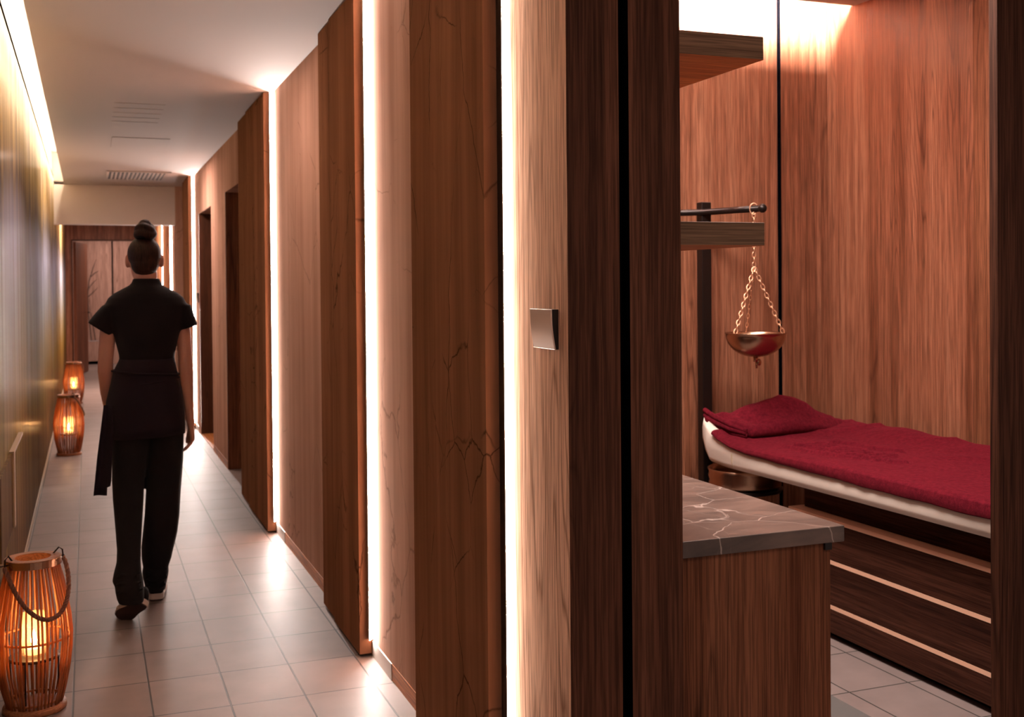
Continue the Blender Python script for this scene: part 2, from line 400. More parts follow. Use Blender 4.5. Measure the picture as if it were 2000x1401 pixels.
FX, PX = .975, 1.030    # face of the projecting fins, face of the wall between them
def wallseg(y0, y1, z0=0, z1=CZ-.001, mat='rustic_panel', x1=1.165): return struct(box('wall_right', PX, x1, y0, y1, z0, z1, mat))
wallseg(2.37, 2.749, mat='walnut_near_lit', x1=1.163)
for y0, y1 in ((2.7495, 5.0), (5.0005, 7.86), (11.2805, 13.3), (13.3005, 16.1), (16.1005, 19.6)): wallseg(y0, y1, .062)
bm = bmesh.new(); abox(bm, PX, 1.165, 9.05, 10.12, .062, CZ-.001); abox(bm, PX, 1.165, 7.8605, 9.0495, 2.2, CZ-.001); abox(bm, PX, 1.165, 10.1205, 11.28, 2.17, CZ-.001)
struct(link('wall_right', bm, 'rustic_panel'))
def base(y0, y1, mat, dx=0): return struct(box('baseboard_right', PX-.0015+dx, 1.165, y0, y1, 0, .061, mat))
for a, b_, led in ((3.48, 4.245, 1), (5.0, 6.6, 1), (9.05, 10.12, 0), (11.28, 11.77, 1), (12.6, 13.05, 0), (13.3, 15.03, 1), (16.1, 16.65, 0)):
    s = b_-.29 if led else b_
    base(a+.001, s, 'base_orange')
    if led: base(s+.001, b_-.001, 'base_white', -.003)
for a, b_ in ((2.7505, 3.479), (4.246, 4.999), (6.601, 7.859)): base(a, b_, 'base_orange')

fins = [(2.75, 3.48, .008, 'wide brown fin with long diagonal cracks, nearest on the corridor wall'),
        (4.245, 5.0, .010, 'brown fin between the two brightest light strips, second along the corridor wall'),
        (6.6, 7.86, .010, 'brown fin beside the narrow recessed door, third along the corridor wall'),
        (11.77, 12.6, .006, 'narrow far brown fin past the dark doorway, before the white soffit'),
        (15.03, 16.1, .006, 'distant brown fin beyond the white soffit, beside the nurse\'s head'),
        (16.65, 17.7, .006, 'farthest brown fin on the corridor wall, seen past the walker\'s neck')]
fins[4] = (15.03, 16.1, .006, 'distant brown fin seen just under the right end of the white soffit')
for y0, y1, st, lab in fins:
    bm = bmesh.new(); ym = y0+(y1-y0)*.62
    abox(bm, FX, PX-.0005, y0, ym, .012, CZ-.001); abox(bm, FX+st, PX-.0005, ym+.0005, y1, .012, CZ-.001)
    tag(link('wall_fin', bm, 'rustic', bevel=.0012, seg=1), lab, 'wall fin', 'fins projecting from the corridor wall')
leds = [(2.75, 'led_soft', 'creamy vertical light strip at the near edge of the pale oak panel'),
        (4.245, 'led', 'tall white light strip, second from the camera and widest in view'),
        (6.6, 'led', 'tall white light strip right of the third fin, mid-corridor'),
        (11.77, 'led', 'white light strip beside the dark doorway'),
        (15.03, 'led', 'white light strip just beyond the soffit, right of the head'),
        (16.65, 'led', 'farthest thin white light strip, touching the walker\'s neck')]
for y, mt, lab in leds:
    bm = bmesh.new()
    lx, ly = (1.017, .012) if y < 3 else (1.009, .024)
    ring_loft(bm, [[Vector((lx, y-ly, z)), Vector((1.0295, y-.002, z)), Vector((lx, y-.002, z))] for z in (.07, CZ-.004)])
    for f in bm.faces:
        f.normal_update()
        n_ = f.normal
        f.material_index = 0 if abs(n_.z) < .1 and abs(n_.x) > .1 and abs(n_.y) > .1 else 1
    if y < 3: abox(bm, 1.0125, 1.0155, y-.036, y-.0006, .012, CZ-.004, 2)  # thin lip added to shade the fin front and hide the strip
    o = link('light_strip', bm, [mt, 'base_white', 'sensor_dark'])
    tag(o, lab, 'light strip', 'vertical light strips of the corridor wall')
o = box('wall_fin', .94, PX-.001, 13.05, 13.29, 0, CZ-.001, 'rustic_panel')
tag(o, 'slim brown pier under the right end of the soffit', 'wall fin')
M['soffit'] = plain('soffit_white_lit', (.90, .82, .79), .8, spec=.2)  # white paint made paler, the soffit's light put into its colour
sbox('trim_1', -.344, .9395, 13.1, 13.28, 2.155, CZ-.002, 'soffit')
# card readers on the lit panels
def reader(y0, y1, z0, label):
    t = thing('card_reader', label, 'card reader', (PX, (y0+y1)/2, z0), 'small wedge readers on the lit panels')
    n = 10; prof = []
    for i in range(n+1):
        s = i/n; z = z0+.094*s
        prof.append((PX-.013-.009*s**1.5-.004*math.sin(PI*s), z))
    bm = bmesh.new()
    A = [[Vector((x, y, z)) for x, z in prof] + [Vector((x+.004, y, z)) for x, z in prof[::-1]] for y in (y0, y1)]
    ring_loft(bm, A); link('cover', bm, 'sensor', t, bevel=.001)
    bm = bmesh.new()
    A = [[Vector((x+.0045, y, z)) for x, z in prof] + [Vector((PX-.0005, y, prof[-1][1])), Vector((PX-.0005, y, z0))] for y in (y0+.004, y1-.004)]
    ring_loft(bm, A); link('housing', bm, 'sensor_dark', t)
reader(2.385, 2.515, 1.297, 'curved satin card reader on the brightly lit walnut panel, casting a shadow')
reader(11.33, 11.46, 1.30, 'tiny dark card reader on the white light beside the dark doorway')
# doors
def door(name, y0, y1, x, z1, mat):
    d = struct(box(name, x, x+.04, y0, y1, .004, z1, mat)); return d
door('door_1', 10.125, 11.275, 1.34, 2.165, 'door_dark')
bm = bmesh.new(); abox(bm, 1.1655, 1.40, 11.2755, 11.31, 0, 2.2); abox(bm, 1.1655, 1.40, 10.09, 10.1245, 0, 2.2); abox(bm, 1.1655, 1.4, 10.125, 11.275, 2.166, 2.2)
abox(bm, PX, 1.165, 11.255, 11.2795, .001, 2.169)
struct(link('trim_2', bm, 'door_dark'))
sbox('trim_3', PX+.002, 1.339, 10.125, 11.25, .0005, .012, 'base_orange')
d2 = door('door_2', 7.865, 9.045, 1.27, 2.195, 'door_wood')
bm = bmesh.new(); abox(bm, 1.1655, 1.33, 9.0455, 9.08, 0, 2.23); abox(bm, 1.1655, 1.33, 7.83, 7.8645, 0, 2.23); abox(bm, 1.1655, 1.33, 7.865, 9.045, 2.196, 2.23)
abox(bm, PX, 1.165, 9.0305, 9.0495, .001, 2.199)
struct(link('trim_4', bm, 'door_wood'))
bm = bmesh.new(); tube(bm, [(1.27, 8.0, 1.02), (1.225, 8.0, 1.02), (1.225, 8.13, 1.02)], .009, 8); link('door_handle', bm, 'black_metal', d2, smooth=True)
# corridor end, room beyond
bm = bmesh.new(); abox(bm, -.42, -.216, 19.6, 19.75, 0, 2.75); abox(bm, -.216, 1.5, 19.6, 19.75, 2.25, 2.75); abox(bm, 1.0, 1.5, 19.6, 19.75, 0, 2.25)
struct(link('wall_back', bm, 'teak'))
bm = bmesh.new(); abox(bm, -.235, -.2165, 19.585, 19.76, 0, 2.25); abox(bm, -.2165, 1.02, 19.585, 19.76, 2.235, 2.2505)
struct(link('trim_5', bm, 'door_dark'))
t = thing('door_3', '', '', (-.2, 19.78, 0)); del t['label']; del t['category']; t['kind'] = 'structure'
bm = bmesh.new()
hp = Vector((-.21, 19.78, 0)); dr = Vector((.17, .90, 0)).normalized(); nr = Vector((dr.y, -dr.x, 0))
vs = []
for z in (.01, 2.22):
    for a, b_ in ((0, 0), (.95, 0), (.95, .042), (0, .042)):
        vs.append(bm.verts.new(hp+dr*a+nr*b_+Vector((0, 0, z))))
for f in ((0, 3, 2, 1), (4, 5, 6, 7), (0, 1, 5, 4), (1, 2, 6, 5), (2, 3, 7, 6), (3, 0, 4, 7)): bm.faces.new([vs[i] for i in f])
link('door_leaf', bm, 'door_wood', t)
h = hp+dr*.88+nr*.05
bm = bmesh.new(); tube(bm, [h+Vector((0, 0, 1.03)), h+nr*.045+Vector((0, 0, 1.03)), h+nr*.045-dr*.11+Vector((0, 0, 1.03))], .009, 8); link('door_handle', bm, 'black_metal', t, smooth=True)
bm = bmesh.new(); abox(bm, -1.4, .442, 22.6, 22.7, .45, 2.7); abox(bm, .472, 2.6, 22.6, 22.7, .45, 2.7); abox(bm, .442, .472, 22.605, 22.7, .45, 2.7, 1)
abox(bm, -1.4, .40, 22.585, 22.7, .06, .44); abox(bm, .40, 2.6, 22.6, 22.7, 0, .449); abox(bm, -1.4, .4, 22.62, 22.7, 0, .06, 1)
struct(link('wall_end', bm, ['pale_panel', 'black']))
bm = bmesh.new(); abox(bm, -1.5, -1.4, 19.76, 22.7, 0, 2.7); abox(bm, 2.6, 2.7, 19.76, 22.7, 0, 2.7); struct(link('wall_end', bm, 'pale_panel'))
sbox('ceiling', -1.5, 2.7, 19.76, 22.7, 2.7, 2.75, 'white_paint')
sbox('floor', -1.5, 2.7, 23.01, 23.02, -.08, 0, 'tiles') if False else None
bm = bmesh.new()
for pts in ([(.03, .45), (-.02, .95), (-.035, 1.3), (.0, 1.6), (.075, 1.85), (.13, 2.0)], [(-.03, 1.42), (.06, 1.55), (.13, 1.62)], [(-.035, 1.28), (.05, 1.36), (.15, 1.46)], [(.02, 1.66), (.10, 1.74), (.17, 1.78)], [(.1, .46), (.05, .8), (-.0, 1.1)]):
    tube(bm, [(x+.04, 22.592, z) for x, z in pts], [.007]*(len(pts)-1)+[.002], 6)
tag(link('branch_decoration', bm, 'ink'), 'thin dark branch fixed on the pale wall seen through the far doorway', 'wall decoration')
# ceiling fittings
t = thing('ceiling_vent', 'slotted grey vent grille in the corridor ceiling near the soffit', 'ceiling vent', (.49, 11.9, CZ-.012))
bm = bmesh.new(); abox(bm, .19, .79, 11.45, 11.50, CZ-.010, CZ-.0005); abox(bm, .19, .79, 12.30, 12.35, CZ-.010, CZ-.0005); abox(bm, .19, .215, 11.5005, 12.2995, CZ-.010, CZ-.0005); abox(bm, .765, .79, 11.5005, 12.2995, CZ-.010, CZ-.0005)
link('frame', bm, 'white_paint', t)
box('backing', .216, .764, 11.501, 12.299, CZ-.003, CZ-.0005, 'vent', t)
for k in range(14):
    x = .235+k*.039; box('louvre', x, x+.020, 11.501, 12.299, CZ-.012, CZ-.0035, 'white_paint', t)
bm = bmesh.new(); abox(bm, .19, .61, 8.9, 9.52, CZ-.004, CZ-.0005); tag(link('access_hatch', bm, 'white_paint', bevel=.002), 'flush white hatch in the corridor ceiling', 'ceiling hatch')
t = thing('ceiling_vent', 'faint white louvred vent in the ceiling nearest the camera', 'ceiling vent', (.33, 7.7, CZ-.006))
for k in range(5):
    y = 7.25+k*.2; box('louvre', .17, .47, y, y+.10, CZ-.0018, CZ-.0005, 'white_paint', t)

# ------------------------------------------------------------------ the setting: treatment room
bm = bmesh.new(); abox(bm, PX+.001, 1.163, 2.3355, 2.3359, 0, CZ-.001)
bm.free()
bm = bmesh.new(); abox(bm, PX, 1.163, 2.335, 2.3695, 0, CZ-.001)
for f in bm.faces:
    if f.calc_center_median().x < PX+.001: f.material_index = 1
struct(link('wall_corner', bm, ['walnut', 'walnut_near_lit']))
sbox('pocket_shade', 1.1635, 1.1885, 2.375, 2.434, 0, CZ-.001, 'black')  # black filler standing for the shade inside the door pocket
bm = bmesh.new(); abox(bm, 1.189, 1.326, 2.335, 2.435, 0, CZ-.001)
for f in bm.faces:
    if f.calc_center_median().x < 1.190: f.material_index = 1  # jamb side coloured black as pocket shade
struct(link('wall_corner', bm, ['walnut', 'black'], bevel=.001))
sbox('wall_partition', 1.166, 1.30, 2.4355, 4.80, 0, 3.05, 'walnut')
sbox('wall_front', 2.300, 3.7, 2.335, 2.366, 0, 3.05, 'walnut', bevel=.001)
sbox('wall_front', 1.327, 2.2995, 2.335, 2.435, 2.46, 3.05, 'walnut')
bm = bmesh.new(); abox(bm, 1.166, 3.296, 4.81, 4.86, 0, 3.1); abox(bm, 3.311, 3.7, 4.81, 4.86, 0, 3.1); abox(bm, 3.294, 3.313, 4.806, 4.86, 0, 3.1, 1)  # last box is a nearly flush black strip painted as the shadow gap
struct(link('wall_rear', bm, ['teak', 'black']))
sbox('wall_right', 3.6, 3.7, 2.436, 4.8095, 0, 3.05, 'teak')
sbox('trim_7', 3.572, 3.599, 3.2, 3.765, 0, 2.829, 'teak_front')
bm = bmesh.new(); abox(bm, 1.301, 3.599, 2.436, 4.59, 2.83, 2.86); abox(bm, 1.301, 3.599, 4.5, 4.8095, 3.04, 3.05)
struct(link('ceiling', bm, 'white_paint'))
o = box('cove_light', 1.32, 3.58, 4.53, 4.545, 2.90, 2.93, 'cove_room'); tag(o, 'white light strip in the slot above the teak rear wall', 'light strip')
o = box('floor_mat', 1.93, 2.41, 2.45, 3.22, .0005, .007, 'grey_mat'); tag(o, 'smooth grey mat on the tiles beside the sideboard', 'mat')

# sideboard, shelves
t = thing('sideboard', 'low teak sideboard with a brown marble top inside the treatment room', 'sideboard', (1.6, 3.0, 0))
box('body', 1.302, 1.885, 2.515, 4.1, .001, .7415, 'teak_front', t, bevel=.0015)
box('marble_top', 1.302, 1.921, 2.5, 4.12, .742, .786, 'marble', t, bevel=.0025)
box('notch_patch', 1.862, 1.884, 2.506, 2.5145, .722, .7415, 'sensor_dark', t)  # dark patch standing for a notch in the cabinet corner
def shelf(z0, z1, lab):
    bm = bmesh.new(); abox(bm, 1.301, 1.671, 2.5, 4.05, z0, z1)
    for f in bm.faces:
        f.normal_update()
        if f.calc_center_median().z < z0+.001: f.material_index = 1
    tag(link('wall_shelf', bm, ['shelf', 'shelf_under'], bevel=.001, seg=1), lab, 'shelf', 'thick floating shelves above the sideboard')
shelf(2.036, 2.097, 'upper thick oak floating shelf, close to the bright ceiling slot')
shelf(1.547, 1.608, 'lower thick oak floating shelf, level with the bowl stand bar')

# massage table
t = thing('massage_table', 'built-in massage table with dark slatted base and cream mattress', 'massage table', (3.1, 3.4, 0))
box('plinth', 2.84, 3.56, 2.5, 3.96, .001, .026, 'black', t)
for z0, z1 in ((.027, .124), (.141, .306), (.323, .474)): box('base_board', 2.80, 3.57, 2.46, 4.02, z0, z1, 'bed_board', t, bevel=.0015)
for z in (.1245, .3065, .4745): box('copper_strip', 2.799, 3.571, 2.459, 4.021, z, z+.0155, 'copper_strip', t)
box('upper_frame', 2.86, 3.55, 2.5, 3.99, .4905, .604, 'bed_board', t)
# mattress: profile in Y-Z, rounded near edges
prof_t = [(2.47, .70), (3.2, .70), (4.0, .70), (4.2, .702), (4.34, .71), (4.46, .735), (4.55, .775), (4.585, .795)]
prof_b = [(4.605, .785), (4.618, .75), (4.615, .70), (4.59, .645), (4.54, .605), (4.42, .597), (4.2, .600), (3.2, .605), (2.47, .607)]
def matt(x, ins):
    cy, cz = 3.5, .66
    P = prof_t+prof_b; out = []
    for y, z in P:
        zz = z
        top = (y, z) in prof_t
        if z > .70: zz = .70+(z-.70)*max(.1, min(1, (3.25-x)/.4))
        zz += (-ins if top else ins)
        yy = y-ins*.8 if y > 4.58 else y
        out.append(Vector((x, yy, zz)))
    return out
bm = bmesh.new()
ring_loft(bm, [matt(x, i) for x, i in ((2.72, .030), (2.724, .016), (2.735, .006), (2.75, 0), (2.9, 0), (3.0, 0), (3.1, 0), (3.25, 0), (3.48, 0), (3.5, .006), (3.512, .03))])
link('mattress', bm, 'leatherette', t, smooth=True)
bm = bmesh.new(); tube(bm, [(2.728, 4.345, .690), (2.7185, 4.34, .672), (2.7185, 4.34, .64), (2.724, 4.34, .616)], .0022, 6); link('seam', bm, 'beige_edge', t)

# flat towel as a thick sheet over the mattress
def topz(y):
    P = prof_t
    for i in range(len(P)-1):
        if P[i][0] <= y <= P[i+1][0]:
            s = (y-P[i][0])/(P[i+1][0]-P[i][0]); return P[i][1]+s*(P[i+1][1]-P[i][1])
    return P[-1][1]
def nz(x, y, s, seed=0): return noise.noise(Vector((x*s+seed, y*s, seed*1.7)))
# embossed lettering-like curls, drawn as strokes in (u along bed, v across)
emb = []
def stroke(pts): emb.append([Vector((a, b_)) for a, b_ in pts])
for i in range(9):
    y = 4.16-i*.058; a = 3.0+.018*math.sin(i*1.9)
    stroke([(a-.07, y), (a-.02, y-.022), (a+.03, y-.008), (a+.07, y-.026)])
    if i % 2: stroke([(a-.05, y-.03), (a+.0, y-.012), (a+.02, y-.03)])
stroke([(2.87, 4.16), (2.865, 3.95), (2.88, 3.8), (2.9, 3.68)]); stroke([(3.14, 4.18), (3.17, 4.05), (3.15, 3.9), (3.20, 3.78)]); stroke([(2.93, 3.62), (2.98, 3.60), (2.95, 3.56), (3.0, 3.52)])
def emboss(x, y):
    if not (2.8 < x < 3.3 and 3.45 < y < 4.25): return 0
    p = Vector((x, y)); best = 9
    for s in emb:
        for i in range(len(s)-1):
            a, b_ = s[i], s[i+1]; ab = b_-a; tt = max(0, min(1, (p-a).dot(ab)/ab.length_squared)); best = min(best, (p-(a+ab*tt)).length)
    return math.exp(-(best/.009)**2)
NX, NY = 200, 360
bm = bmesh.new(); G = []
for j in range(NY+1):
    y = 2.475+(4.50-2.475)*j/NY
    row = []
    # cross path: near hem, up over the edge, across, far rise
    for i in range(NX+1):
        s = i/NX
        thick = .033 - .020*max(0, min(1, (y-3.6)/.75))
        drop = .022 - .012*max(0, min(1, (y-3.2)/1.2)) + .004*nz(0, y, 6, 3)
        if s < .06:
            q = s/.06; x = 2.711-.003*math.sin(PI*q)+.002*nz(1, y, 20); z = topz(y)-drop+(thick+drop-.012)*q
        elif s < .12:
            q = (s-.06)/.06; x = 2.711+.035*(1-math.cos(q*PI/2)); z = topz(y)+thick-.012+.012*math.sin(q*PI/2)
        else:
            q = (s-.12)/.88; x = 2.746+(3.53-2.746)*q; z = topz(y)+thick
            hill = .030*math.exp(-((x-3.50)/.16)**2)*(1-math.exp(-((4.55-y)/.1)**2)) + .030*math.exp(-((x-3.45)/.14)**2-((y-4.12)/.16)**2)
            z += hill
            rid = abs(math.sin((x*3.2+y*7.0)+2.5*nz(x, y, 2.2, 4)))
            z += .018*max(0, (x-3.05)/.45)*(1-rid)**2.5
            z += .004*nz(x, y, 5, 1)+.0016*nz(x, y, 28, 2)
            z += .016*emboss(x, y)
            if q > .97: z -= (q-.97)/.03*.05
        row.append(Vector((x, y+.004*nz(x, 5, 20, 6)*(1 if j in (0, NY) else 0), z)))
    G.append(row)
V = [[bm.verts.new(p) for p in r] for r in G]
for j in range(NY):
    for i in range(NX): bm.faces.new((V[j][i], V[j][i+1], V[j+1][i+1], V[j+1][i]))
tw = link('towel', bm, 'terry', smooth=True)
md = tw.modifiers.new('thick', 'SOLIDIFY'); md.thickness = .008; md.offset = -1
tag(tw, 'dark red terry towel with embossed lettering spread flat over the cream mattress', 'towel')

# crumpled towel at the head end
ridge = [(2.72, .858), (2.80, .842), (2.87, .832), (2.98, .866), (3.06, .898), (3.12, .912), (3.24, .872), (3.34, .822), (3.42, .796), (3.50, .772)]
def rz(x):
    if x <= ridge[0][0]: return ridge[0][1]
    for i in range(len(ridge)-1):
        if ridge[i][0] <= x <= ridge[i+1][0]:
            s = (x-ridge[i][0])/(ridge[i+1][0]-ridge[i][0]); s = s*s*(3-2*s)*.4+s*.6
            return ridge[i][1]+s*(ridge[i+1][1]-ridge[i][1])
    return ridge[-1][1]
bm = bmesh.new(); NU, NV = 90, 60; G = []
for i in range(NU+1):
    u = i/NU
    # plan outline: near-left side follows the mattress edge, front runs across
    row = []
    for j in range(NV):
        a = 2*PI*j/NV      # ring round the bundle in the Y-Z plane
        x = 2.765+u*.72
        yf = 4.372+.10*u**2 if u > .12 else 4.372+(.12-u)*1.1
        yb = 4.645-.03*u
        e = min(1, math.sqrt(max(0, 1-((u-.93)/.07)**2))) if u > .93 else 1
        e *= min(1, .30+u*9)**.5
        yc = (yf+yb)/2; hy = (yb-yf)/2*e
        zb = topz(min(4.58, yc))+.022; zb = .738 if u > .1 else .738+(.1-u)*.5
        zt = rz(x)
        ca, sa = math.cos(a), math.sin(a)
        py = yc-hy*math.copysign(abs(ca)**.7, ca)
        hf = (py-yf)/(yb-yf)
        if sa >= 0:
            prof = .42+.58*min(1, max(0, hf)*1.7)**.8
            z = zb+(zt-zb)*e*prof*abs(sa)**.45
            z += (.017*math.sin(hf*9+u*5+1.2)*(1-hf*.6) + .014*nz(x, py, 8, 5) - .016*(1-abs(math.sin(u*6+hf*3.5+2.5*nz(x, py, 4, 9))))**3)*abs(sa)
        else:
            z = zb+.03*hf*abs(sa)*0
        skew = -.03*hf*(1-u)
        row.append(Vector((x+skew, py, z)))
    G.append(row)
ring_loft(bm, G)
bt = link('towel', bm, 'terry', smooth=True)
tag(bt, 'crumpled dark red terry towel bunched on the head end of the massage table', 'towel')
# rolled hems of the bunched towel's folded layers
bm = bmesh.new()
for k, (dz, dx, dy) in enumerate(((0, 0, 0), (.026, -.012, .004), (.050, -.010, .010))):
    pts = [(2.772+dx, 4.634+dy, .790+dz), (2.768+dx, 4.60, .780+dz), (2.775+dx, 4.52, .765+dz*.9), (2.79+dx, 4.44, .752+dz*.75), (2.83+dx*.4, 4.385-dy*.3, .744+dz*.45)]
    sm = []
    for i in range(len(pts)-1):
        for q in range(5): sm.append(tuple(pts[i][c]+(pts[i+1][c]-pts[i][c])*q/5 for c in range(3)))
    sm.append(pts[-1]); tube(bm, sm, .0125, 8)
hm = link('hem', bm, 'terry', bt, smooth=True)

# bowl stand with hanging bowl
t = thing('bowl_stand', 'black metal stand with a horizontal bar at the head of the massage table', 'stand', (2.785, 4.68, 0))
bm = bmesh.new(); abox(bm, 2.765, 2.817, 4.665, 4.717, .02, 1.84); link('pole', bm, 'black_metal', t, bevel=.004)
bm = bmesh.new(); lathe(bm, [(0, 0), (.11, 0), (.11, .012), (.03, .02), (0, .02)], (2.79, 4.69, .001), 32, closed=False); link('foot', bm, 'black_metal', t, smooth=True)
bm = bmesh.new(); tube(bm, [(2.60, 4.775, 1.79), (2.70, 4.715, 1.79), (2.775, 4.66, 1.79), (2.84, 4.50, 1.79), (2.888, 4.345, 1.79)], .0155, 12); ball(bm, (2.89, 4.34, 1.79), (.021, .021, .021)); link('bar', bm, 'black_metal', t, smooth=True)
bm = bmesh.new(); tube(bm, [(2.79, 4.66, .56), (2.79, 4.50, .52)], .012, 10); link('bracket', bm, 'black_metal', t)
bc = Vector((2.875, 4.38, 0))
b = thing('hanging_bowl', 'bronze bowl hanging on copper chains over the massage table', 'bowl', (bc.x, bc.y, 1.107))
bm = bmesh.new(); R0 = .137
prof = []
for i in range(13):
    a = i/12*PI/2; prof.append((R0*math.sin(a), 1.107+.108*(1-math.cos(a))**1.05))
prof.append((R0+.004, 1.216)); prof.append((R0+.002, 1.220)); prof.append((R0-.004, 1.216))
for i in range(12, -1, -1):
    a = i/12*PI/2; prof.append((max(0, (R0-.004)*math.sin(a)), 1.111+.105*(1-math.cos(a))**1.05))
lathe(bm, prof, (bc.x, bc.y, 0), 40, closed=False); link('bowl_body', bm, 'brass', b, smooth=True)
bm = bmesh.new(); tube(bm, [(bc.x, bc.y, 1.108), (bc.x, bc.y, 1.085)], .011, 10); tube(bm, [(bc.x+.004, bc.y, 1.086), (bc.x+.004, bc.y, 1.055)], .005, 8); ball(bm, (bc.x+.016, bc.y-.004, 1.082), (.012, .006, .016)); link('spout', bm, 'brass', b, smooth=True)
def chain(bm, p0, p1, link_len=.026, r=.0028, w=.007, twist=True):
    p0, p1 = Vector(p0), Vector(p1); L = (p1-p0).length; n = max(1, int(L/(link_len*.78))); d = (p1-p0).normalized()
    a = d.cross(Vector((0, 1, 0))).normalized(); c = d.cross(a).normalized()
    for i in range(n):
        m0 = p0+(p1-p0)*((i+.5)/n)
        ang = (i % 2)*PI/2+.5; u = a*math.cos(ang)+c*math.sin(ang)
        pts = [m0+d*math.cos(2*PI*k/10)*link_len/2+u*math.sin(2*PI*k/10)*w for k in range(10)]
        tube(bm, pts, r, 5, closed=True)
top = Vector((2.873, 4.385, 1.772)); jn = Vector((2.873, 4.385, 1.52))
bm = bmesh.new()
pts = [Vector((top.x+.0, top.y, 1.79))+Vector((.025*math.cos(2*PI*k/16)*.6, -.025*math.cos(2*PI*k/16)*.4, .026*math.sin(2*PI*k/16))) for k in range(16)]
tube(bm, pts, .003, 6, closed=True); link('hook_ring', bm, 'chain', b, smooth=True)
for p0, p1, r, w in ((top, jn, .0032, .008), (jn, (bc.x-.128, bc.y-.03, 1.218), .0032, .008), (jn, (bc.x+.10, bc.y-.075, 1.218), .0032, .008), (jn, (bc.x+.03, bc.y+.125, 1.218), .0020, .005)):
    bm = bmesh.new(); chain(bm, p0, p1, .028, r, w); link('chain', bm, 'chain', b, smooth=True)
# catch basin under the head end
t2 = thing('catch_basin', 'wide bronze catch basin under the head end of the mattress', 'basin', (2.86, 4.46, .475))
bm = bmesh.new()
lathe(bm, [(0, .478), (.10, .478), (.155, .492), (.168, .512), (.164, .53), (.170, .548), (.166, .566), (.172, .585), (.168, .585), (.160, .555), (.158, .52), (.10, .488), (0, .488)], (2.865, 4.46, 0), 44, closed=False)
link('basin_body', bm, 'brass', t2, smooth=True)
bm = bmesh.new(); lathe(bm, [(.10, .462), (.165, .478), (.176, .494), (.170, .496), (.155, .4835), (.10, .4765)], (2.865, 4.46, 0), 44); link('basin_rim', bm, 'black_metal', t2, smooth=True)

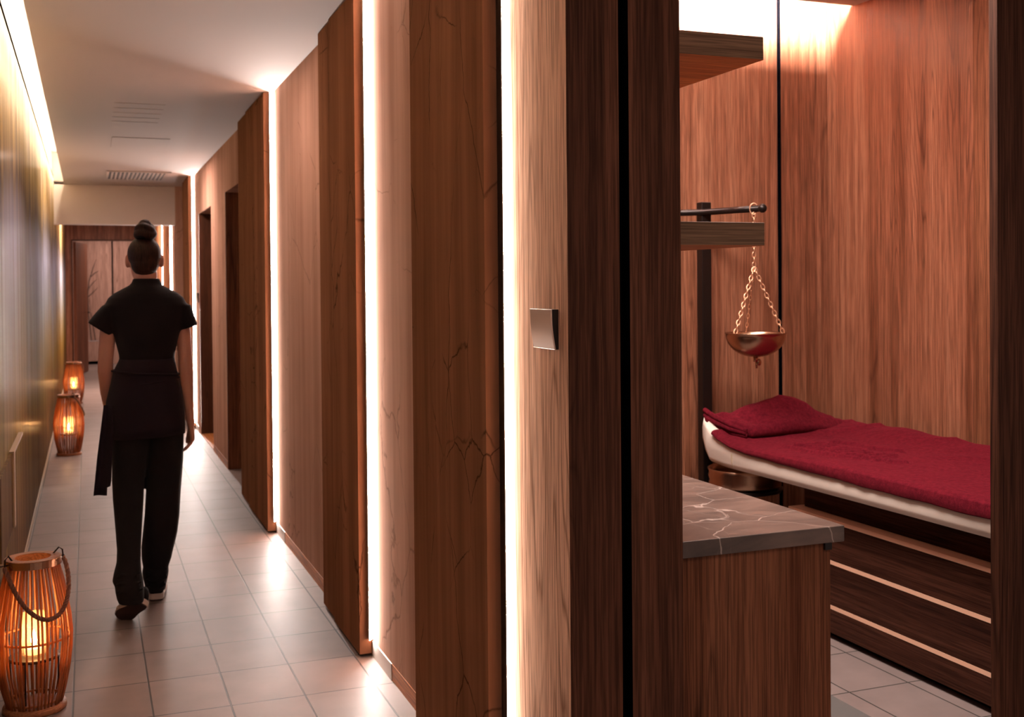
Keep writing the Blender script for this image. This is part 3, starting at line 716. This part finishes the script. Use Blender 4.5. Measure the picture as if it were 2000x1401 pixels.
# ------------------------------------------------------------------ lanterns
def lantern():
    t = thing('bamboo_lantern', '', 'lantern', (0, 0, 0), 'bamboo candle lanterns along the mural')
    H = .515
    def rad(z):   # cage radius at height
        pts = [(.02, .088), (.12, .112), (.25, .1245), (.33, .118), (.42, .101), (.50, .083)]
        for i in range(len(pts)-1):
            if z <= pts[i+1][0]:
                s = max(0, (z-pts[i][0])/(pts[i+1][0]-pts[i][0])); return pts[i][1]+(pts[i+1][1]-pts[i][1])*s
        return pts[-1][1]
    bm = bmesh.new(); N = 46
    for k in range(N):
        a = 2*PI*(k+random.uniform(-.28, .28))/N; tw = random.uniform(-.05, .05); pts = []
        for q in range(9):
            z = .02+.482*q/8; r = rad(z)+random.uniform(-.0012, .0012); aa = a+tw*(q/8-.5)
            pts.append((r*math.cos(aa), r*math.sin(aa), z))
        tube(bm, pts, random.uniform(.0030, .0048), 6)
    link('bamboo_cage', bm, 'bamboo', t, smooth=True)
    for z, r in ((.25, .117), (.035, .086)):
        bm = bmesh.new(); tube(bm, [(r*math.cos(2*PI*k/40), r*math.sin(2*PI*k/40), z) for k in range(40)], .0042, 6, closed=True); link('hoop', bm, 'bamboo', t, smooth=True)
    bm = bmesh.new(); lathe(bm, [(.058, .500), (.090, .500), (.090, .526), (.058, .526)], (0, 0, 0), 48); link('top_ring', bm, 'ring_wood', t, bevel=.0015)
    bm = bmesh.new(); lathe(bm, [(.0905, .500), (.0925, .500), (.0925, .524), (.0905, .524)], (0, 0, 0), 48); link('ring_band', bm, 'brass', t)
    bm = bmesh.new(); lathe(bm, [(0, 0), (.102, 0), (.104, .006), (.102, .019), (.094, .023), (.05, .023), (0, .023)], (0, 0, 0), 48, closed=False); link('base', bm, 'ring_wood', t, smooth=True)
    bm = bmesh.new(); lathe(bm, [(0, .178), (.082, .178), (.084, .182), (.080, .187), (0, .187)], (0, 0, 0), 40, closed=False); sh = link('candle_shelf', bm, 'iron', t)
    for k in range(4):
        bm = bmesh.new(); a = PI/4+k*PI/2; tube(bm, [(.080*math.cos(a), .080*math.sin(a), .022), (.082*math.cos(a), .082*math.sin(a), .18)], .0025, 6); link('shelf_support', bm, 'iron', t)
    
    bm = bmesh.new(); lathe(bm, [(0, .188), (.040, .188), (.044, .196), (.044, .330), (.0415, .330), (.0415, .198), (.038, .192), (0, .192)], (0, 0, 0), 32, closed=False); gl = link('glass_cup', bm, 'glass', t, smooth=True)
    bm = bmesh.new(); lathe(bm, [(0, .1935), (.030, .1935), (.031, .213), (.026, .215), (0, .214)], (0, 0, 0), 24, closed=False); cn = link('candle', bm, 'wax', t, smooth=True)
    bm = bmesh.new(); lathe(bm, [(0, .217), (.008, .226), (.0105, .238), (.006, .256), (0, .274)], (0, 0, 0), 12, closed=False); fl = link('flame', bm, 'flame', cn, smooth=True)
    # pins and rope handle
    for s in (-1, 1):
        bm = bmesh.new(); tube(bm, [(s*.070, 0, .522), (s*.088, -.01, .545), (s*.100, -.012, .535), (s*.103, -.012, .505)], .003, 6); tube(bm, [(s*.06, 0, .512), (s*.112, 0, .512)], .003, 6); link('handle_pin', bm, 'iron', t)
    pts = []
    for k in range(41):
        s = k/40; a = PI*s
        pts.append(Vector((-.103*math.cos(a)-0.0, -.012-.112*math.sin(a)**.8, .508-.175*math.sin(a))))
    bm = bmesh.new()
    for ph in (0, 2*PI/3, 4*PI/3):
        st = []
        for k in range(161):
            f = k/160*40; i = min(39, int(f)); p = pts[i].lerp(pts[i+1], f-i); tg = (pts[i+1]-pts[i]).normalized()
            u = tg.cross(Vector((0, 1, .3))).normalized(); v = tg.cross(u); aa = ph+k*.55
            st.append(p+u*.0042*math.cos(aa)+v*.0042*math.sin(aa))
        tube(bm, st, .0042, 6)
    link('rope_handle', bm, 'rope', t, smooth=True)
    L = bpy.data.lights.new('candle_light', 'POINT'); L.energy = 1.9; L.color = (1, .50, .17); L.shadow_soft_size = .012
    lo = bpy.data.objects.new('candle_light', L); C.objects.link(lo); lo.parent = t; lo.location = (0, 0, .29)
    return t
L0 = lantern()
def dup(root, loc, rz, label):
    r = root.copy(); C.objects.link(r); r.location = loc; r.rotation_euler = (0, 0, rz); r['label'] = label
    for ch in root.children:
        c = ch.copy(); C.objects.link(c); c.parent = r
        for g in ch.children:
            d = g.copy(); C.objects.link(d); d.parent = c
    return r
L2 = dup(L0, (-.163, 10.42, 0), 1.9, 'middle bamboo lantern, glowing orange, standing just in front of another')
L3 = dup(L0, (-.170, 15.0, 0), 2.6, 'farthest bamboo lantern, its top above the middle lantern')
L0.location = (-.186, 4.16, 0); L0.rotation_euler = (0, 0, .48)
L0['label'] = 'large foreground bamboo lantern with rope handle at the lower left'

# ------------------------------------------------------------------ the walking person
X, Y, Z = Vector((1, 0, 0)), Vector((0, 1, 0)), Vector((0, 0, 1))
person = thing('person', 'person in black tunic and trousers with hair bun, walking away down the corridor', 'person', (.25, 5.33, 0))
def lim(bm, pts, rad, n=14, ry=None):
    tube(bm, pts, rad, n)
    for p, r in ((pts[0], rad[0]), (pts[-1], rad[-1])): ball(bm, p, (r, r, r), 12)
def secs(bm, S, n=32, power=2.2):
    """S rows: (z, xl, xr, yc, ry)"""
    ring_loft(bm, [circ(((a+b_)/2, yc, z), X, Y, (b_-a)/2, ry, n, power) for z, a, b_, yc, ry in S])
def remesh(o, vox, smooth=6):
    md = o.modifiers.new('union', 'REMESH'); md.mode = 'VOXEL'; md.voxel_size = vox; md.use_smooth_shade = True
    md = o.modifiers.new('soften', 'SMOOTH'); md.factor = .5; md.iterations = smooth
bm = bmesh.new()
# head: skull, face, jaw, nose, brow, lips, ears
ball(bm, (.246, 5.350, 1.590), (.072, .092, .090), 24)
ball(bm, (.246, 5.385, 1.540), (.058, .062, .078), 20)
ball(bm, (.246, 5.410, 1.490), (.036, .036, .028), 16)
tube(bm, [(.246, 5.432, 1.585), (.246, 5.452, 1.545), (.246, 5.457, 1.535)], [.008, .012, .010], 10)
ball(bm, (.246, 5.436, 1.512), (.022, .010, .006), 12); ball(bm, (.246, 5.435, 1.502), (.019, .010, .007), 12)
ball(bm, (.220, 5.432, 1.603), (.022, .010, .007), 12); ball(bm, (.272, 5.432, 1.603), (.022, .010, .007), 12)
for s, cx in ((-1, .173), (1, .321)):
    ball(bm, (cx, 5.345, 1.572), (.010, .019, .032), 14, Matrix.Rotation(s*.35, 3, 'Z'))
lim(bm, [(.250, 5.325, 1.38), (.251, 5.330, 1.46), (.252, 5.338, 1.55)], [.058, .050, .049])
# trunk under the tunic
secs(bm, [(1.42, .17, .34, 5.33, .055), (1.38, .13, .37, 5.33, .070), (1.30, .115, .395, 5.335, .088), (1.20, .135, .375, 5.335, .088), (1.10, .150, .355, 5.33, .078), (1.0, .13, .375, 5.33, .09), (.90, .115, .385, 5.325, .10), (.84, .125, .38, 5.33, .09)], 24)
# legs
lim(bm, [(.180, 5.33, .88), (.170, 5.31, .50), (.167, 5.12, .22), (.172, 5.07, .145)], [.078, .052, .036, .028])
lim(bm, [(.318, 5.33, .88), (.312, 5.35, .48), (.285, 5.40, .15), (.283, 5.42, .08)], [.078, .052, .038, .034])
lim(bm, [(.175, 5.05, .12), (.15, 5.115, .06)], [.026, .016]); lim(bm, [(.283, 5.42, .05), (.295, 5.58, .035)], [.03, .026])
# arms
lim(bm, [(.125, 5.33, 1.350), (.085, 5.325, 1.25), (.074, 5.32, 1.13), (.073, 5.325, 1.08), (.078, 5.365, .98), (.088, 5.405, .88)], [.036, .036, .033, .034, .029, .0205])
lim(bm, [(.380, 5.33, 1.350), (.411, 5.325, 1.25), (.418, 5.315, 1.13), (.419, 5.315, 1.08), (.426, 5.325, .98), (.437, 5.33, .86), (.441, 5.33, .825)], [.036, .034, .032, .034, .0295, .0205, .019])
def hand(w, along, inward, fwd, curl):
    """w wrist, along = towards fingers, inward = palm side, fwd = thumb side"""
    w = Vector(w); a = Vector(along).normalized(); i_ = Vector(inward).normalized(); f = Vector(fwd).normalized()
    rings = []
    for s, wf, th in ((-.01, .021, .017), (.02, .030, .015), (.05, .038, .0135), (.078, .039, .012)):
        rings.append(circ(w+a*s+i_*.002, f, i_, wf, th, 16, 2.4))
    ring_loft(bm, rings)
    for k, (off, ln, bend) in enumerate(((.029, .073, .75), (.010, .080, .9), (-.010, .074, 1.0), (-.028, .058, 1.1))):
        p = w+a*.070+f*off; d = a.copy(); pts = [p]; rr = [.0098-.0006*k]
        for q, sg in enumerate((.42, .32, .26)):
            ang = bend*curl*(.75 if q == 0 else .65)
            d = (d*math.cos(ang)+i_*math.sin(ang)-0*f); 
            axis_i = (i_*math.cos(ang)-a*0)
            d.normalize(); p = p+d*ln*sg; pts.append(p); rr.append((.0092, .0084, .0070)[q]-.0005*k)
        lim(bm, pts, rr, 10)
    p = w+a*.022+f*.022
    lim(bm, [p, p+f*.022+a*.022+i_*.008, p+f*.026+a*.050+i_*.018, p+f*.022+a*.072+i_*.026], [.014, .0115, .0098, .008], 10)
hand((.441, 5.33, .822), (.12, .06, -1), (-1, .1, -.12), (0, 1, .06), .75)
hand((.090, 5.413, .862), (.05, .25, -1), (1, 0, -.1), (0, 1, .2), .55)
body = link('body', bm, 'skin', person, smooth=True); remesh(body, .0042, 5)
for x in (.221, .271):
    bm = bmesh.new(); ball(bm, (x, 5.4335, 1.586), (.012, .009, .009), 14); link('eye', bm, 'eye', person, smooth=True)
# hair
bm = bmesh.new()
ball(bm, (.246, 5.338, 1.603), (.0745, .092, .083), 28)
ball(bm, (.247, 5.318, 1.560), (.062, .066, .060), 24)
ball(bm, (.248, 5.300, 1.532), (.040, .045, .022), 16)
hr = link('hair', bm, 'hair', person, smooth=True); remesh(hr, .004, 6)
bm = bmesh.new(); bc2 = Vector((.250, 5.300, 1.706))
for k in range(3):
    pts = []
    for q in range(30):
        a = 2*PI*q/30; R = (.032, .027, .013)[k]; h = (-.012, .012, .030)[k]
        pts.append(bc2+Vector((R*math.cos(a+k)+.003*math.sin(2*a+k), R*math.sin(a+k), h+.007*math.sin(a*2+k*1.5))))
    tube(bm, pts, (.020, .020, .018)[k], 10, closed=True)
ball(bm, bc2, (.033, .033, .040), 16)
bun = link('hair_bun', bm, 'hair', person, smooth=True); remesh(bun, .0035, 7)
bm = bmesh.new(); tube(bm, [bc2+Vector((.038*math.cos(2*PI*k/24), .036*math.sin(2*PI*k/24), -.026)) for k in range(24)], .006, 8, closed=True)
link('hair_tie', bm, 'black_cloth', person, smooth=True)
# tunic: torso, cap sleeves, stand collar
def wrinkle(bm, amp, seed, s=(9, 9, 14)):
    for v in bm.verts:
        p = v.co; q = noise.noise(Vector((p.x*s[0]+seed, p.y*s[1], p.z*s[2])))
        v.co += (Vector((p.x-.25, p.y-5.33, 0)).normalized())*amp*q
bm = bmesh.new()
T = [(1.492, .194, .312, 5.328, .056), (1.478, .192, .314, 5.328, .058), (1.462, .180, .322, 5.328, .064), (1.446, .150, .350, 5.328, .074), (1.425, .112, .390, 5.328, .084), (1.405, .088, .414, 5.33, .092), (1.37, .070, .432, 5.33, .100), (1.31, .082, .422, 5.33, .108), (1.22, .113, .391, 5.33, .110), (1.15, .130, .374, 5.33, .104), (1.10, .134, .370, 5.33, .100), (1.00, .12, .385, 5.33, .106)]
secs(bm, T, 40, 2.3)
for c0, c1, d, r0, r1, ny in (((.118, 5.33, 1.372), (.052, 5.328, 1.262), Vector((.101, 0, -.067)), .055, .061, .062), ((.392, 5.33, 1.372), (.433, 5.328, 1.264), Vector((-.078, 0, -.022)), .055, .045, .060)):
    c0, c1 = Vector(c0), Vector(c1); u = d.normalized()
    rings = []
    for q in range(7):
        s = q/6; cc = c0.lerp(c1, s); uu = X.lerp(u*(1 if u.x > 0 else -1), s).normalized()
        rings.append(circ(cc, uu, Y, r0+(r1-r0)*s, .062-.004*s, 24, 2.1))
    ring_loft(bm, rings)
tn = link('tunic', bm, 'black_cloth', person, smooth=True); remesh(tn, .006, 4)
# wrapped apron with sash and tail
bm = bmesh.new()
A = [(1.128, .131, .373, 5.33, .107), (1.118, .128, .374, 5.33, .109), (1.07, .104, .382, 5.33, .113), (1.05, .100, .388, 5.33, .114), (.99, .086, .402, 5.33, .124), (.94, .074, .409, 5.325, .130), (.88, .066, .415, 5.32, .134), (.82, .070, .417, 5.32, .136), (.779, .078, .415, 5.318, .137)]
rings = []
for z, a, b_, yc, ry in A:
    r = circ(((a+b_)/2, yc, z), X, Y, (b_-a)/2, ry, 56, 2.3)
    k = max(0, (1.0-z)/.22)
    for i, p in enumerate(r):
        ang = 2*PI*i/56; p += Vector((math.cos(ang), math.sin(ang), 0))*.004*k*math.sin(ang*7+z*6); 
        p.z += -.012*k*(1-(p.x-.08)/.33)+.006*k
    rings.append(r)
ring_loft(bm, rings)
for z0, dz, sl in ((1.065, .018, .012), (1.02, -.01, -.02)):
    tube(bm, [(.245-.150*math.cos(2*PI*k/48)*1.0, 5.33+.118*math.sin(2*PI*k/48)*-1, z0+sl*math.cos(2*PI*k/48)) for k in range(48)], .004, 6, closed=True)
wr = link('wrap_apron', bm, 'wrap_cloth', person, smooth=True)
bm = bmesh.new()
rows = [(.93, .062, .100, 5.24), (.85, .052, .105, 5.235), (.775, .042, .100, 5.23), (.70, .032, .095, 5.225), (.60, .022, .090, 5.22), (.575, .019, .086, 5.22), (.570, .0185, .073, 5.22), (.535, .015, .071, 5.218)]
ring_loft(bm, [[Vector((x, y+.012*math.sin((x-a)/(b_-a)*5), z)) for x in [a+(b_-a)*q/8 for q in range(9)]]+[Vector((x, y+.008+.012*math.sin((x-a)/(b_-a)*5), z)) for x in [b_-(b_-a)*q/8 for q in range(9)]] for z, a, b_, y in rows])
link('sash_tail', bm, 'wrap_cloth', person, smooth=True)
# trousers
bm = bmesh.new()
secs(bm, [(1.02, .13, .375, 5.33, .095), (.92, .10, .40, 5.325, .108), (.84, .09, .408, 5.322, .115), (.80, .092, .408, 5.322, .112)], 40, 2.3)
LL = [(.83, .094, .262, 5.322, .108), (.76, .093, .258, 5.32, .108), (.66, .094, .246, 5.315, .100), (.58, .095, .233, 5.305, .092), (.50, .098, .228, 5.29, .086), (.42, .103, .220, 5.25, .080), (.36, .105, .214, 5.205, .077), (.30, .107, .208, 5.16, .076), (.25, .104, .206, 5.125, .078), (.215, .092, .207, 5.10, .082), (.185, .086, .212, 5.085, .084), (.165, .094, .214, 5.075, .080), (.14, .098, .216, 5.07, .076), (.115, .103, .216, 5.065, .070), (.095, .110, .214, 5.055, .066)]
secs(bm, LL, 32, 2.3)
RL = [(.83, .236, .410, 5.325, .108), (.76, .244, .409, 5.33, .106), (.66, .243, .405, 5.335, .102), (.58, .242, .400, 5.34, .096), (.50, .240, .394, 5.345, .092), (.40, .234, .387, 5.36, .086), (.32, .226, .379, 5.375, .082), (.25, .220, .366, 5.39, .080), (.20, .222, .352, 5.395, .080), (.155, .226, .338, 5.40, .076), (.135, .222, .341, 5.40, .082), (.105, .226, .337, 5.41, .078), (.075, .232, .330, 5.415, .074), (.045, .236, .326, 5.42, .068)]
secs(bm, RL, 32, 2.3)
wrinkle(bm, .006, 3, (14, 14, 22))
for z0, x0, x1, y0 in ((.215, .10, .20, 5.02), (.18, .095, .205, 5.005), (.15, .10, .21, 5.0)):
    tube(bm, [(x0+(x1-x0)*q/6, y0-.002*math.sin(q), z0+.012*math.sin(q*1.3)) for q in range(7)], .006, 6)
for z0, x0, x1, y0 in ((.15, .23, .33, 5.325), (.11, .23, .33, 5.333), (.075, .235, .325, 5.345)):
    tube(bm, [(x0+(x1-x0)*q/6, y0, z0+.010*math.sin(q*1.1+1)) for q in range(7)], .006, 6)
tr = link('trousers', bm, 'trouser_cloth', person, smooth=True); remesh(tr, .006, 3)
# shoes: built along an axis heel -> toe
def shoe(heel, toe, up, W=1.0):
    heel, toe, up = Vector(heel), Vector(toe), Vector(up).normalized(); a = (toe-heel); L = a.length; a.normalize()
    s = a.cross(up).normalized(); up = s.cross(a).normalized()
    prof = [(0, .020), (.03, .030), (.12, .034), (.3, .033), (.5, .036), (.68, .043), (.82, .042), (.93, .033), (1.0, .014)]
    def outl(z, k): 
        A = [heel+a*L*t_+s*w*k+up*z for t_, w in prof]; B = [heel+a*L*t_-s*w*k+up*z for t_, w in prof[::-1]]; return A+B
    t = None
    bm = bmesh.new(); ring_loft(bm, [outl(.006, .97), outl(.009, 1.06), outl(.028, 1.06), outl(.033, .98)]); so = link('shoe_sole', bm, 'sole_white', person, smooth=False, bevel=.002)
    bm = bmesh.new(); ring_loft(bm, [outl(0, .92), outl(.0055, .96)]); link('outsole', bm, 'sole_dark', so)
    bm = bmesh.new(); rings = []
    for t_, w, h in ((.02, .022, .055), (.08, .030, .075), (.2, .032, .080), (.35, .033, .078), (.5, .035, .066), (.65, .041, .052), (.8, .040, .044), (.92, .032, .036), (.985, .016, .020)):
        c = heel+a*L*t_+up*.028
        rings.append([c+s*w*math.cos(q)+up*(h-.005)*max(0, math.sin(q))**.8 for q in [PI*k/14 for k in range(15)]])
    ring_loft(bm, rings); link('shoe_upper', bm, 'black_cloth', person, smooth=True)
shoe((.204, 5.02, .088), (.114, 5.125, .006), (.25, .75, .56))
bm = bmesh.new(); ball(bm, (.124, 5.175, .020), (.028, .050, .019), 20); link('shoe_toe', bm, 'black_cloth', person, smooth=True)
shoe((.281, 5.375, .001), (.302, 5.625, .001), (0, 0, 1))
